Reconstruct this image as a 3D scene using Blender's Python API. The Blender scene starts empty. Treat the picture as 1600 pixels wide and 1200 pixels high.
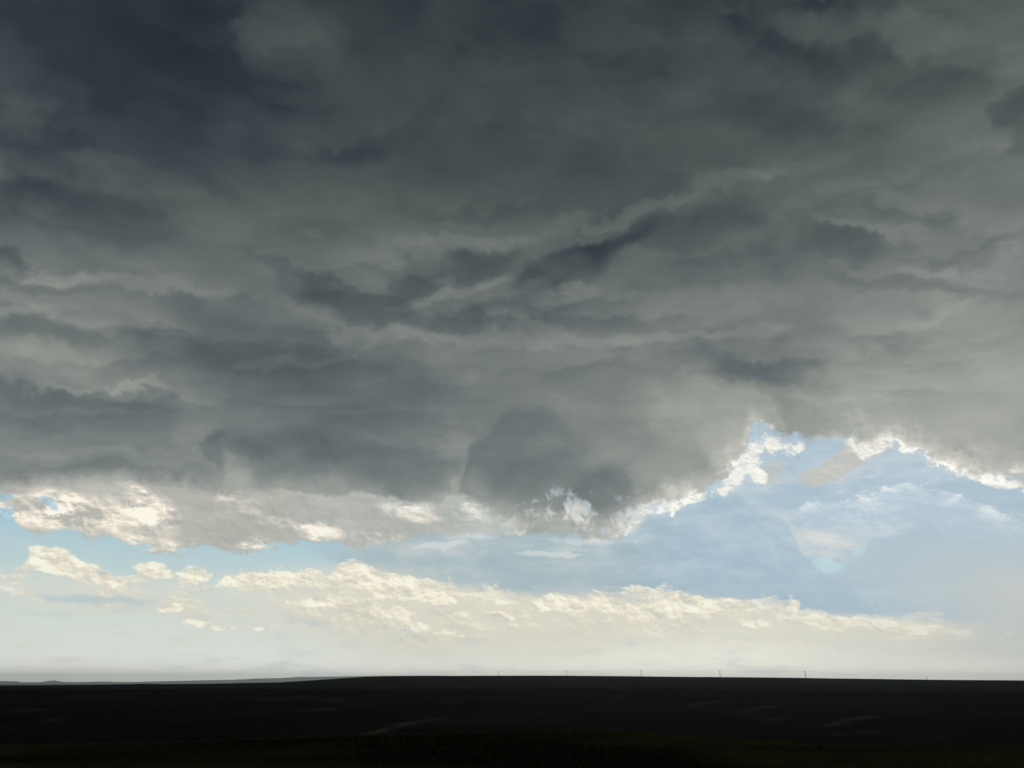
import bpy, bmesh, math, random
import numpy as np
from mathutils import Vector, Euler, Matrix

random.seed(7)
S = bpy.context.scene
R = math.radians

# ------------------------------------------------------------------ camera
PITCH = 21.27                      # degrees above the horizon
FOCAL = 27.0                       # mm on a 36 mm sensor
EYE = 1.7
cam_d = bpy.data.cameras.new('camera')
cam_d.sensor_width = 36.0
cam_d.lens = FOCAL
cam_d.clip_start = 0.1
cam_d.clip_end = 400000.0
cam = bpy.data.objects.new('camera', cam_d)
S.collection.objects.link(cam)
cam.location = (0, 0, EYE)
cam.rotation_euler = (R(90 + PITCH), 0, 0)
S.camera = cam

# ------------------------------------------------------------------ exposure, sampling
S.view_settings.view_transform = 'Standard'
S.view_settings.look = 'None'
S.view_settings.exposure = 0.0
S.view_settings.gamma = 1.0
S.render.engine = 'CYCLES'
S.cycles.use_adaptive_sampling = True
S.cycles.adaptive_threshold = 0.015
S.cycles.use_denoising = True
S.cycles.max_bounces = 4
S.cycles.volume_bounces = 0
S.cycles.transparent_max_bounces = 8

SUN_EL, SUN_AZ = 18.0, 14.0        # behind the storm deck, ahead and a little right


def ang(x, y):
    """a bearing and height (degrees) for a point measured on the photograph (1600 x 1200)"""
    u, v = (x - 800) / 1200.0, (600 - y) / 1200.0
    p = R(PITCH)
    fx, fy, fz = u, math.cos(p) - v * math.sin(p), math.sin(p) + v * math.cos(p)
    return math.degrees(math.atan2(fx, fy)), math.degrees(math.atan2(fz, math.hypot(fx, fy)))


def lin(c):
    return tuple((k / 255 / 12.92 if k / 255 <= 0.04045 else ((k / 255 + 0.055) / 1.055) ** 2.4) for k in c)


# ------------------------------------------------------------------ sun
sun_d = bpy.data.lights.new('sun', 'SUN')
sun_d.energy = 0.5
sun_d.angle = R(15)
sun_d.color = (1.0, 0.95, 0.87)
sun = bpy.data.objects.new('sun', sun_d)
S.collection.objects.link(sun)
sd = Vector((math.sin(R(SUN_AZ)) * math.cos(R(SUN_EL)), math.cos(R(SUN_AZ)) * math.cos(R(SUN_EL)), math.sin(R(SUN_EL))))
sun.rotation_euler = sd.to_track_quat('Z', 'Y').to_euler()
sun.location = sd * 300

# ------------------------------------------------------------------ the sky: node-built world
W = bpy.data.worlds.new('World')
S.world = W
W.use_nodes = True
NT = W.node_tree
NT.nodes.clear()
NEW = NT.nodes.new
LINK = NT.links.new


def put(sock, val):
    if isinstance(val, F):
        val = val.s
    if isinstance(val, bpy.types.NodeSocket):
        LINK(val, sock)
    else:
        sock.default_value = val


class F:
    """a float socket with arithmetic"""
    def __init__(self, s): self.s = s
    def _m(self, op, *a):
        n = NEW('ShaderNodeMath'); n.operation = op
        for i, v in enumerate(a): put(n.inputs[i], v)
        return F(n.outputs[0])
    def __add__(self, o): return self._m('ADD', self, o)
    __radd__ = __add__
    def __mul__(self, o): return self._m('MULTIPLY', self, o)
    __rmul__ = __mul__
    def __sub__(self, o): return self._m('SUBTRACT', self, o)
    def __rsub__(self, o): return self._m('SUBTRACT', o, self)
    def __truediv__(self, o): return self._m('DIVIDE', self, o)
    def __rtruediv__(self, o): return self._m('DIVIDE', o, self)
    def abs(self): return self._m('ABSOLUTE', self)
    def max(self, o): return self._m('MAXIMUM', self, o)
    def min(self, o): return self._m('MINIMUM', self, o)
    def pow(self, o): return self._m('POWER', self, o)


def fn(op, *a):
    return F(None)._m(op, *a)


def ss(a, b, x, lo=0.0, hi=1.0, kind='SMOOTHSTEP'):
    n = NEW('ShaderNodeMapRange'); n.interpolation_type = kind; n.clamp = False
    put(n.inputs['Value'], x)
    put(n.inputs['From Min'], a); put(n.inputs['From Max'], b)
    put(n.inputs['To Min'], lo); put(n.inputs['To Max'], hi)
    return F(n.outputs['Result'])


def vec(x, y, z=0.0):
    n = NEW('ShaderNodeCombineXYZ')
    for i, v in enumerate((x, y, z)): put(n.inputs[i], v)
    return n.outputs[0]


def vm(op, a, b):
    n = NEW('ShaderNodeVectorMath'); n.operation = op
    put(n.inputs[0], a); put(n.inputs[1], b)
    return n.outputs[0]


def noise(v, scale, detail=6.0, rough=0.55, dist=0.0, typ='FBM', color=False, lac=2.0):
    n = NEW('ShaderNodeTexNoise'); n.noise_dimensions = '3D'
    n.noise_type = typ
    n.normalize = True
    put(n.inputs['Vector'], v)
    n.inputs['Scale'].default_value = scale
    n.inputs['Detail'].default_value = detail
    n.inputs['Roughness'].default_value = rough
    n.inputs['Lacunarity'].default_value = lac
    n.inputs['Distortion'].default_value = dist
    return n.outputs['Color'] if color else F(n.outputs['Fac'])


A0, A1 = -60.0, 60.0
H0, H1 = -5.0, 60.0


def curve(x, pts, x0, x1, y0, y1):
    """a polyline y(x) held in a Float Curve node"""
    n = NEW('ShaderNodeFloatCurve')
    c = n.mapping.curves[0]
    pts = sorted(((px - x0) / (x1 - x0), (py - y0) / (y1 - y0)) for px, py in pts)
    pts = [(0.0, pts[0][1])] + [p for p in pts if 0.0 < p[0] < 1.0] + [(1.0, pts[-1][1])]
    c.points[0].location = pts[0]; c.points[1].location = pts[-1]
    for p in pts[1:-1]: c.points.new(*p)
    for p in c.points: p.handle_type = 'VECTOR'
    n.mapping.use_clip = False
    n.mapping.update()
    put(n.inputs['Factor'], 1.0)
    put(n.inputs['Value'], (x - x0) * (1.0 / (x1 - x0)))
    return F(n.outputs[0]) * (y1 - y0) + y0


def outline(az, pts):
    """height of a cloud outline (degrees) over the bearing, from measured points"""
    return curve(az, [ang(*p) for p in pts], A0, A1, H0, H1)


def along(az, pts, yref=780):
    """any value along the bearing: (x measured at row yref, value)"""
    q = [(ang(x, yref)[0], v) for x, v in pts]
    lo = min(v for _, v in q) - 1e-3; hi = max(v for _, v in q) + 1e-3
    return curve(az, q, A0, A1, lo, hi)


def mixc(a, b, f):
    n = NEW('ShaderNodeMix'); n.data_type = 'RGBA'; n.clamp_factor = True
    put(n.inputs[0], f); put(n.inputs[6], a); put(n.inputs[7], b)
    return n.outputs[2]


def col(c):
    return (*lin(c), 1.0)


def ramp(x, stops):
    n = NEW('ShaderNodeValToRGB')
    cr = n.color_ramp
    while len(cr.elements) < len(stops): cr.elements.new(0.5)
    for e, (p, c) in zip(cr.elements, stops):
        e.position = p
    for e, (p, c) in zip(cr.elements, stops):
        e.color = col(c)
    put(n.inputs[0], x)
    return n.outputs[0]


def grey(v, stops):
    """tone 0..255 -> colour"""
    return ramp(v * (1 / 255.0), [(p / 255.0, c) for p, c in stops])


tc = NEW('ShaderNodeTexCoord')
D = tc.outputs['Generated']
sep = NEW('ShaderNodeSeparateXYZ'); LINK(D, sep.inputs[0])
dx, dy, dz = (F(o) for o in sep.outputs)
DEG = 180 / math.pi


def split(colour):
    n = NEW('ShaderNodeSeparateColor'); LINK(colour, n.inputs[0])
    return [F(o) for o in n.outputs]


# every noise field first, so that the long float network after it stays within the shader's registers
wl = split(noise(vm('MULTIPLY', D, (1, 1, 1.4)), 9.0, 5, 0.55, color=True))
wf = split(noise(D, 38.0, 6, 0.6, color=True))
# billowed relief for the far heaps: the same field sampled a little towards the sun and away
bil = vm('MULTIPLY', D, (1, 1, 1.5))
b0 = noise(bil, 30.0, 5, 0.5)
b1 = noise(vm('ADD', bil, (0.0022, 0.0, 0.0045)), 30.0, 5, 0.5)
c0 = noise(bil, 75.0, 4, 0.5)
c1 = noise(vm('ADD', bil, (0.0010, 0.0, 0.0018)), 75.0, 4, 0.5)
veil = noise(vm('MULTIPLY', D, (1, 1, 5)), 9.0, 6, 0.6)
grit = noise(vm('ADD', vm('MULTIPLY', D, (1, 1, 1.3)), (0.3, 4.1, 2.2)), 95.0, 4, 0.6)
shred = noise(vm('ADD', vm('MULTIPLY', D, (1, 1, 0.8)), (2.3, 5.1, 0.2)), 62.0, 6, 0.62, 0.4)
puff = noise(vm('ADD', vm('MULTIPLY', D, (1, 1, 2.2)), (5.2, 2.2, 8.1)), 26.0, 7, 0.56, 0.5)
st = noise(vm('MULTIPLY', D, (1, 1, 4.0)), 10.0, 6, 0.55)
rag = noise(vm('ADD', vm('MULTIPLY', D, (1, 1, 0.8)), (3.1, 0.7, 1.9)), 34.0, 8, 0.62, 0.25)
pz = 1.0 / (dz.max(0.0) + 0.16)
n1 = noise(vm('ADD', vec(dx * pz, dy * pz, 0.0), (4.3, 1.7, 0.4)), 2.1, 7, 0.52, 0.3)
n3 = noise(vm('ADD', vec(dx * pz, dy * pz * 1.5, 0.0), (9.1, 3.3, 2.0)), 1.5, 6, 0.55, 0.2)
n4 = noise(vm('ADD', vec(dx * pz * 0.8, dy * pz * 1.6, 0.0), (1.7, 6.3, 5.0)), 3.2, 6, 0.55, 0.2)
n2 = noise(vm('MULTIPLY', D, (1, 1, 2.0)), 14.0, 6, 0.52, 0.5)
sk = NEW('ShaderNodeTexSky'); sk.sky_type = 'NISHITA'
sk.sun_disc = False
sk.sun_elevation = R(SUN_EL); sk.sun_rotation = R(SUN_AZ)
sk.altitude = 1200; sk.air_density = 1.0; sk.dust_density = 0.6; sk.ozone_density = 2.0
LINK(D, sk.inputs[0]) if len(sk.inputs) else None

gate = n2 * 1e-9                           # numerically nothing: it only makes the network wait for the noises
wlx, wly = wl[0] - 0.5 + gate, wl[1] - 0.5 + gate
wfx, wfy, fine = wf[0] - 0.5 + gate, wf[1] - 0.5 + gate, wf[2] - 0.5 + gate
RELIEF = (b0 - b1) * 6.0 + gate            # about -1..1, positive on the sunny side
RELF = (c0 - c1) * 6.0 + gate
b0, veil, st, rag, n1, puff, n3, n4, pz, grit, shred = (q + gate for q in (b0, veil, st, rag, n1, puff, n3, n4, pz, grit - 0.5, shred))
AZ = fn('ARCTAN2', dx, dy) * DEG + gate
EL = fn('ARCSINE', dz) * DEG + gate
dzg = dz + gate

# domain warps
AW = AZ + wlx * 7.0 + wfx * 3.0
HW = EL + wly * 4.2 + wfy * 1.9
Q = (AW, HW)
QL = (AZ + wfx * 1.1, EL + wfy * 0.9)      # lightly warped, for the crisp far clouds
AL = QL[0]


def blob(q, x, y, rx, ry, rot=0.0, inner=0.0, amp=1.0, fold=False):
    """soft ellipse measured on the photo: centre, radii and clockwise turn in px; a fold has a firm upper lip and a long fade below"""
    c = ang(x, y)
    t = R(rot)
    ax = ang(x + rx * math.cos(t), y + rx * math.sin(t))
    bx = ang(x - ry * math.sin(t), y + ry * math.cos(t))
    m = np.linalg.inv(np.array([[ax[0] - c[0], bx[0] - c[0]], [ax[1] - c[1], bx[1] - c[1]]]))
    o = -m @ np.array(c)
    u = fn('MULTIPLY_ADD', q[0], float(m[0, 0]), fn('MULTIPLY_ADD', q[1], float(m[0, 1]), float(o[0])))
    v = fn('MULTIPLY_ADD', q[0], float(m[1, 0]), fn('MULTIPLY_ADD', q[1], float(m[1, 1]), float(o[1])))
    if fold:
        w = v + 0.2
        w = (w * 0.72).max(w * -1.4)
        u = u * 0.80
        return ss(1.05, 0.0, fn('MULTIPLY_ADD', u, u, w * w), 0.0, amp * 0.84)
    return ss(1.0, inner * inner, fn('MULTIPLY_ADD', u, u, v * v), 0.0, amp)


def blobs(q, lst, start=None, folds=False):
    tot = start
    for b in lst:
        v = blob(q, *b[:5], inner=b[6] if len(b) > 6 else 0.0, amp=b[5], fold=folds and b[5] < -8 and b[3] < 60)
        tot = v if tot is None else tot + v
    return tot


def torn(b, n, lo=0.3, hi=0.75):
    """a blob field frayed by a noise, only where the blob is"""
    return ss(lo, hi, b + n * (b * 2.5).min(1.0))


# ---- clear air behind everything: Nishita sky with low haze over it
skm = NEW('ShaderNodeMix'); skm.data_type = 'RGBA'; skm.blend_type = 'MULTIPLY'
skm.inputs[0].default_value = 1.0
LINK(sk.outputs[0], skm.inputs[6]); skm.inputs[7].default_value = (0.1, 0.1, 0.1, 1)
clear = ramp(ss(0.0, 20.0, EL, kind='LINEAR'), [
    (0.00, (248, 249, 238)), (0.05, (249, 252, 244)), (0.11, (231, 237, 228)), (0.20, (216, 225, 217)), (0.30, (206, 220, 216)), (0.36, (192, 212, 213)),
    (0.43, (181, 208, 214)), (0.50, (162, 200, 216)), (0.60, (148, 190, 216)), (0.85, (172, 195, 215)), (1.0, (178, 198, 216))])
warm = ramp(ss(0.0, 20.0, EL, kind='LINEAR'), [
    (0.00, (248, 247, 236)), (0.05, (246, 246, 236)), (0.14, (221, 221, 209)), (0.25, (208, 209, 200)), (0.36, (196, 206, 206)),
    (0.46, (184, 203, 212)), (0.60, (177, 199, 213)), (0.80, (174, 196, 216)), (1.0, (178, 198, 216))])
sky = mixc(clear, warm, ss(ang(420, 900)[0], ang(900, 900)[0], AZ + wlx * 8))
sky = mixc(sky, skm.outputs[2], 0.06)
right_dim = ss(ang(1150, 1000)[0], ang(1600, 1000)[0], AZ)
sky = mixc(sky, col((200, 202, 195)), right_dim * ss(9.0, 3.0, EL) * ss(0.2, 2.2, EL) * 0.8)
cen = blob(QL, 720, 960, 420, 95)
sky = mixc(sky, col((224, 219, 201)), cen * 0.65)

# faint stratified veil in the low haze
sky = mixc(sky, col((222, 220, 208)), ss(0.52, 0.72, veil) * ss(9.0, 5.0, EL) * 0.55)
sky = mixc(sky, col((190, 203, 206)), ss(0.47, 0.3, veil) * ss(8.0, 5.0, EL) * ss(ang(1500, 960)[0], ang(1250, 960)[0], AZ) * 0.5)

# ---- blue grey sheet of rain cloud behind, centre to right
mb = outline(AL, [(300, 800), (420, 842), (480, 872), (530, 892), (600, 908), (700, 926), (780, 938), (800, 940), (900, 942), (1000, 944), (1100, 946),
    (1250, 952), (1275, 962), (1350, 970), (1450, 976), (1600, 984), (1900, 990)])
dm = EL - mb
mid = ss(-0.2, 0.8, dm + fine * 1.2 + (puff - 0.5) * 1.2) * ss(ang(420, 850)[0], ang(600, 850)[0], AZ + wlx * 6)
mid = mid * along(AZ, [(300, 1), (1230, 1), (1300, .9), (1420, .5), (1600, .1)], 960).max(ss(1.5, 5.0, dm))
mid_t = 187.0 + (st - 0.5) * 84.0 + (puff - 0.5) * 34.0 + RELF * 5.0 + fine * 10.0 + RELIEF * 4.0
mid_t = mid_t + ss(ang(700, 850)[0], ang(460, 850)[0], AZ) * 6.0
mid_c = grey(mid_t, [(160, (156, 178, 186)), (188, (174, 192, 197)), (205, (194, 203, 204)), (235, (224, 228, 220))])
mid_r = grey(mid_t + 2.0, [(160, (160, 184, 202)), (188, (175, 196, 210)), (205, (188, 205, 216)), (235, (220, 230, 232))])
mid_c = mixc(mid_c, mid_r, ss(ang(900, 850)[0], ang(1150, 850)[0], AZ + wlx * 6))
mid_c = mixc(mid_c, col((186, 199, 205)), ss(ang(1380, 900)[0], ang(1600, 900)[0], AZ) * ss(9.5, 4.5, EL + wly * 2) * 0.9)
low_edge = ss(1.6, 0.0, dm) * along(AZ, [(480, .2), (620, .55), (1000, .75), (1280, .7), (1400, .2), (1600, 0)], 925)
mid_c = mixc(mid_c, col((164, 186, 198)), low_edge * 0.75)
sky = mixc(sky, mid_c, mid)
# pale streaks in that sheet
sky = mixc(sky, col((220, 224, 222)), torn(blobs(QL, [(690, 851, 55, 7, -6, 1), (860, 866, 80, 6, 2, .9), (740, 838, 60, 6, 0, .5), (590, 838, 60, 10, 5, .9),
    (640, 800, 70, 16, 3, .9), (745, 806, 40, 12, 20, 1), (900, 845, 90, 8, 3, .6), (1000, 868, 60, 5, 0, .5)]), fine * 1.2 + (st - 0.5) * 1.5, 0.1, 0.9) * 0.55)

# thin layered cloud through the right hand opening
lace = ss(0.44, 0.62, st + (puff - 0.5) * 0.7 + RELF * 0.03)
sky = mixc(sky, grey(200.0 + (puff - 0.5) * 40.0 + RELIEF * 10.0 + RELF * 6.0, [(165, (166, 188, 202)), (195, (189, 203, 213)), (220, (214, 222, 226)), (250, (240, 243, 240))]),
    (lace * 0.75 + 0.12) * ss(ang(880, 800)[0], ang(1050, 800)[0], AZ + wlx * 6) * ss(6.5, 9.5, EL + wly * 2) * (1.0 - blobs(QL, [(1250, 720, 110, 40, 0, .8), (1425, 735, 60, 34, 20, .8), (1540, 790, 90, 24, 10, .5)])))

# ---- upper right: clear blue beyond, cumulus with pale rim
urt = outline(AL, [(1180, 830), (1235, 805), (1255, 788), (1275, 778), (1310, 778), (1345, 776), (1372, 773), (1385, 757), (1412, 751), (1440, 750),
    (1462, 768), (1500, 771), (1525, 785), (1560, 800), (1600, 812), (1700, 830)])
ud = urt - EL
ur_reg = ss(ang(1235, 780)[0], ang(1262, 780)[0], AZ) * ss(4.5, 1.2, ud)
ur = ss(-0.12, 0.30, ud + fine * 1.8 + RELF * 0.25 + (puff - 0.5) * 1.4) * ur_reg
ur_t = 203.0 + RELIEF * 18.0 + RELF * 16.0 + (st - 0.5) * 18.0 + ss(1.1, 0.0, ud) * ss(0.4, 0.62, puff) * 40.0 - ss(0.5, 3.5, ud) * 10.0
sky = mixc(sky, grey(ur_t, [(170, (176, 197, 212)), (198, (187, 205, 218)), (220, (208, 220, 227)), (250, (238, 242, 240))]), ur * 0.85)

# ---- towering blue grey dome, light breaking past its right flank
sky = mixc(sky, grey(206.0 + RELF * 12.0 + (st - 0.5) * 60.0 + blob(QL, 1292, 842, 60, 16, 12, 0.0, 26.0), [(190, (188, 205, 214)), (208, (203, 213, 215)), (228, (226, 226, 215)), (240, (238, 235, 222))]),
    torn(blobs(QL, [(1290, 846, 100, 40, 8, 1.1), (1225, 812, 80, 30, 38, .7)]), fine * 2.0 + (st - 0.5) * 2.0 + (puff - 0.5) * 2.0, 0.0, 1.3) * 0.62)
sky = mixc(sky, col((193, 226, 233)), torn(blobs(QL, [(1292, 884, 40, 18, 0, 1.0), (1340, 862, 16, 14, 0, .9)]), fine * 1.8 + grit, 0.15, 1.1) * 0.6)
rh = outline(AL, [(1200, 990), (1270, 905), (1290, 899), (1306, 891), (1318, 876), (1334, 869), (1342, 858), (1362, 856), (1380, 850), (1430, 842), (1600, 835), (1800, 835)])
rd = rh - EL
sky = mixc(sky, grey(190.0 + (st - 0.5) * 30.0 + RELIEF * 5.0, [(165, (166, 188, 203)), (190, (177, 197, 209)), (215, (196, 208, 214))]),
    ss(-0.2, 0.7, rd + fine * 1.8 + RELF * 0.2 + (puff - 0.5) * 1.5) * ss(0.0, 0.5, dm + fine * 0.5) * ss(ang(1600, 900)[0], ang(1480, 900)[0], AZ + wlx * 6, 0.0, 1.0).max(ss(2.0, 5.0, dm)) * 0.7)
slant = AZ + (EL - 6.0) * 1.1 + wlx * 3.0
ray = noise(vec(slant * 0.35, 3.7, 0.0), 1.0, 3, 0.5)
sky = mixc(sky, grey(200.0 + (ray - 0.5) * 26.0, [(180, (180, 197, 203)), (200, (196, 203, 202)), (220, (210, 212, 206))]), ss(ang(1300, 900)[0], ang(1560, 900)[0], slant) * ss(12.0, 3.0, EL + wly * 2) * ss(0.2, 2.4, EL) * 0.85)
dtp = outline(AL, [(930, 880), (985, 845), (1010, 815), (1040, 800), (1075, 785), (1110, 770), (1145, 764), (1170, 786), (1205, 806), (1228, 820), (1246, 846),
    (1262, 872), (1285, 893), (1305, 903), (1340, 930), (1400, 985), (1480, 1045), (1700, 1055)])
dd = dtp - EL
dome = ss(-0.08, 0.35, dd + fine * 1.6 + RELF * 0.2 + (puff - 0.5) * 2.2) * ss(ang(960, 850)[0], ang(1080, 850)[0], AZ) * ss(-0.1, 0.3, dm + fine * 0.6)
dom_t = 182.0 + RELIEF * 12.0 + RELF * 5.0 + (st - 0.5) * 44.0 + (puff - 0.5) * 34.0
dom_c = grey(dom_t, [(160, (155, 180, 198)), (190, (174, 196, 210)), (215, (194, 210, 219)), (240, (214, 226, 230))])
dom_c = mixc(dom_c, col((163, 186, 200)), ss(2.6, 0.3, dm) * 0.6)
sky = mixc(sky, dom_c, dome * 0.68)
sky = mixc(sky, col((216, 224, 226)), ss(0.9, 0.0, (dd + 0.3 + fine * 1.4).abs()) * ss(ang(1125, 780)[0], ang(1160, 780)[0], AZ) * ss(ang(1290, 880)[0], ang(1240, 880)[0], AZ) * 0.18)

# ---- far cream cumulus bank
cream = blobs(QL, [(280, 938, 420, 36, 2, .5), (620, 935, 260, 60, 6, .7), (980, 955, 330, 44, 2, .6), (1330, 985, 260, 34, 2, .45)])
sky = mixc(sky, col((228, 223, 205)), (cream * (0.7 + (st - 0.5) * 1.6)).min(0.85).max(0.0))
top = outline(AL, [(-300, 905), (-50, 900), (0, 896), (30, 890), (52, 866), (70, 856), (92, 858), (110, 874), (150, 893), (185, 907),
    (215, 894), (238, 882), (265, 890), (330, 899), (400, 893), (470, 890), (495, 892), (516, 905), (528, 878), (560, 885), (620, 897),
    (700, 913), (760, 926), (790, 921), (850, 930), (900, 926), (960, 922), (985, 914), (1050, 928), (1130, 930), (1180, 940),
    (1235, 937), (1255, 948), (1300, 958), (1360, 965), (1450, 969), (1490, 978), (1600, 990), (1900, 1000)])
bot = outline(AL, [(-300, 925), (0, 918), (60, 915), (120, 922), (200, 936), (300, 950), (400, 952), (500, 956), (560, 975), (640, 992), (715, 990),
    (745, 972), (800, 962), (900, 968), (1000, 975), (1080, 978), (1150, 975), (1250, 985), (1350, 998), (1480, 1000), (1600, 1008)])
dtop = top - EL
bank = ss(-0.15, 0.30, dtop + RELF * 0.3 + fine * 1.3 + (puff - 0.5) * 3.4 + (n2 - 0.5) * 2.0) * ss(-2.2, 0.9, EL - bot + wly * 2.0 + fine * 2.0)
lumpy = ss(0.40, 0.60, b0 + fine * 0.25)
crown = ss(1.5, 0.0, dtop)
bank_t = 216.0 + RELIEF * 44.0 + RELF * 24.0 + crown * 16.0 + (puff - 0.5) * 40.0
bank_c = grey(bank_t, [(160, (184, 198, 201)), (190, (201, 205, 198)), (214, (222, 217, 198)), (234, (242, 234, 211)), (252, (255, 250, 230))])
heap = ss(0.47, 0.57, puff + crown * 0.12 + fine * 0.15 + along(AZ, [(-100, -.02), (200, 0), (420, .0), (540, .07), (720, .03), (800, .0), (1100, .0), (1250, -.02), (1500, -.08)], 930))
dens = (heap * 0.60 + 0.08) * along(AZ, [(-100, .9), (100, 1), (500, 1), (1050, 1), (1150, .85), (1300, .6), (1500, .4), (1600, .15)], 930)
sky = mixc(sky, bank_c, bank * dens)
# flat shaded base under the left heap
sky = mixc(sky, col((186, 203, 208)), blob(QL, 150, 936, 120, 9, 2) * 0.75)
# the single heaps one can tell apart
hp = blobs(QL, [(82, 874, 52, 28, 10, 1.1), (130, 897, 80, 22, 14, 1.0), (40, 886, 40, 10, 0, .6), (245, 892, 50, 18, 8, 1.0), (330, 905, 70, 16, 4, .75), (430, 905, 80, 16, 4, .7), (482, 894, 24, 9, 0, .8),
    (560, 898, 52, 26, 20, 1.1), (615, 915, 80, 28, 14, 1.1), (680, 932, 50, 20, 16, .9), (625, 966, 62, 22, 24, 1.0), (695, 984, 54, 12, 12, .8), (480, 940, 60, 12, 4, .8),
    (262, 949, 28, 11, 0, .9), (308, 974, 30, 10, 0, .9), (350, 979, 28, 6, 0, .6), (398, 982, 24, 6, 0, .8), (110, 963, 16, 5, 0, .5), (785, 966, 40, 14, 20, .9), (868, 966, 16, 6, 0, .7),
    (800, 936, 40, 14, 0, .7), (868, 944, 60, 16, 0, .8), (945, 946, 70, 18, 0, .9), (1015, 958, 56, 18, 6, .9), (1090, 943, 80, 18, 0, 1.0), (1150, 945, 50, 14, 0, .9), (1242, 946, 16, 12, 0, .9),
    (1265, 970, 76, 16, 4, .8), (1340, 976, 80, 14, 0, .7), (1430, 984, 70, 10, 0, .5), (1180, 975, 60, 12, 10, .6), (560, 1000, 40, 5, 0, .3)])
hpm = torn(hp, (puff - 0.5) * 3.0 + fine * 1.2 + grit * 0.5, 0.22, 0.70)
hp_t = 231.0 + RELIEF * 56.0 + RELF * 20.0 + (puff - 0.5) * 40.0 + grit * 10.0
sky = mixc(sky, grey(hp_t, [(150, (176, 192, 198)), (185, (200, 205, 201)), (214, (225, 220, 203)), (236, (247, 239, 217)), (252, (255, 252, 234))]), hpm * along(AZ, [(0, .9), (700, .85), (1150, .8), (1300, .6), (1500, .35)], 930))

# ---- left: the nearer pale broken layer hanging under the deck
lb = outline(AL, [(-300, 770), (-60, 775), (0, 790), (18, 800), (28, 826), (60, 834), (100, 832), (135, 846), (165, 842), (200, 852), (235, 860), (275, 864), (310, 858),
    (340, 862), (400, 862), (418, 858), (470, 852), (520, 850), (560, 862), (620, 850), (700, 838), (800, 826), (950, 800), (1100, 760)])
ld = EL - lb
lay = ss(-0.15, 0.35, ld + RELF * 0.3 + fine * 1.6 + (puff - 0.5) * 2.0) * along(AZ, [(-300, 1), (440, 1), (540, .9), (680, .85), (790, .55), (870, 0)], 810)
hole = blobs(QL, [(76, 788, 24, 13, 25, .9), (3, 778, 24, 9, 0, .7)])
lay = lay * (1.0 - torn(hole, fine * 2.0 + grit * 1.0 + (puff - 0.5) * 2.0, 0.1, 0.9) * 0.75)
sunny = blobs(QL, [(60, 800, 110, 32, 5, .9), (150, 805, 120, 40, 5, .8), (240, 800, 60, 38, 30, .9), (90, 775, 60, 12, 10, .6), (215, 765, 40, 10, 20, .7),
    (250, 850, 80, 14, 8, .7), (400, 850, 40, 14, 0, .9), (500, 832, 50, 18, 8, 1.0), (440, 815, 60, 12, 10, .5), (640, 800, 70, 18, 8, .7), (740, 806, 36, 14, 10, 1.0),
    (590, 840, 50, 12, 0, .6), (355, 770, 30, 20, -40, .5), (380, 790, 40, 20, 20, .4)])
lay_t = 183.0 + (st - 0.5) * 20.0 + (puff - 0.5) * 26.0 + RELIEF * 10.0 + RELF * 5.0 + blobs(QL, [(110, 800, 240, 70, 8, 12)]) + (sunny * (0.50 + RELIEF * 0.55 + RELF * 0.30 + (puff - 0.5) * 3.0 + grit * 0.6)).max(0.0) * 78.0
lay_t = lay_t - ss(0.0, 1.4, ld - 3.6 + wly * 3.0) * 14.0
lay_c = grey(lay_t, [(150, (149, 151, 146)), (172, (171, 172, 165)), (190, (189, 188, 180)), (205, (206, 204, 193)), (225, (228, 220, 206)), (245, (252, 244, 226)), (255, (255, 251, 236))])
sky = mixc(sky, lay_c, lay)

# ---- small tan cloud in the right hand gap
tanm = blobs(QL, [(1276, 746, 48, 22, -15, .9), (1308, 728, 50, 21, -32, 1.1), (1345, 702, 54, 28, -28, 1.2), (1368, 690, 42, 32, 0, 1.2), (1210, 735, 34, 34, 0, .45)])
tanm = torn(tanm, fine * 2.0 + RELF * 0.25 + (puff - 0.5) * 2.2, 0.1, 1.0)
tan_t = 196.0 + RELF * 14.0 + (puff - 0.5) * 30.0 + (blobs(QL, [(1362, 688, 48, 32, 0, 1)]) * (0.8 + RELF * 1.2 + RELIEF * 0.8)).max(0.0) * 62.0
sky = mixc(sky, grey(tan_t, [(170, (180, 181, 178)), (198, (196, 196, 190)), (225, (224, 222, 213)), (255, (255, 253, 240))]), tanm * 0.9)

# bright cloud seen through the torn edge of the deck, and white tufts under its right hand rim
sky = mixc(sky, grey(242.0 + RELF * 26.0 + (puff - 0.5) * 50.0, [(190, (205, 211, 212)), (228, (230, 228, 219)), (246, (252, 250, 239)), (255, (255, 254, 246))]),
    torn(blobs(QL, [(1164, 720, 42, 27, -60, 1.3), (1138, 752, 36, 22, -40, 1.2), (1186, 744, 24, 13, 30, 1.1), (1100, 774, 50, 12, -15, .9), (1040, 790, 56, 14, -15, .9), (1196, 692, 32, 22, 0, 1.2), (1232, 700, 40, 18, -10, 1.1),
        (1364, 694, 40, 27, -20, 1.2), (1452, 722, 30, 14, 30, 1.0), (1500, 738, 40, 12, 20, .8), (1560, 752, 56, 15, 8, 1.0), (1410, 690, 30, 10, 20, .6)]), fine * 2.6 + grit * 3.0 + (rag - 0.5) * 3.6 - 0.2, 0.1, 1.2) * 0.9)
sky = mixc(sky, grey(226.0 + RELF * 22.0 + (puff - 0.5) * 70.0 + grit * 20.0, [(190, (190, 203, 208)), (225, (222, 224, 217)), (250, (253, 250, 238))]),
    torn(blobs(QL, [(905, 806, 60, 26, 10, .9), (985, 812, 44, 22, -30, .9), (745, 800, 50, 18, 15, .6), (640, 790, 60, 16, 5, .5)]), fine * 1.6 + (puff - 0.5) * 1.6, 0.1, 1.0) * 0.9)

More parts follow.
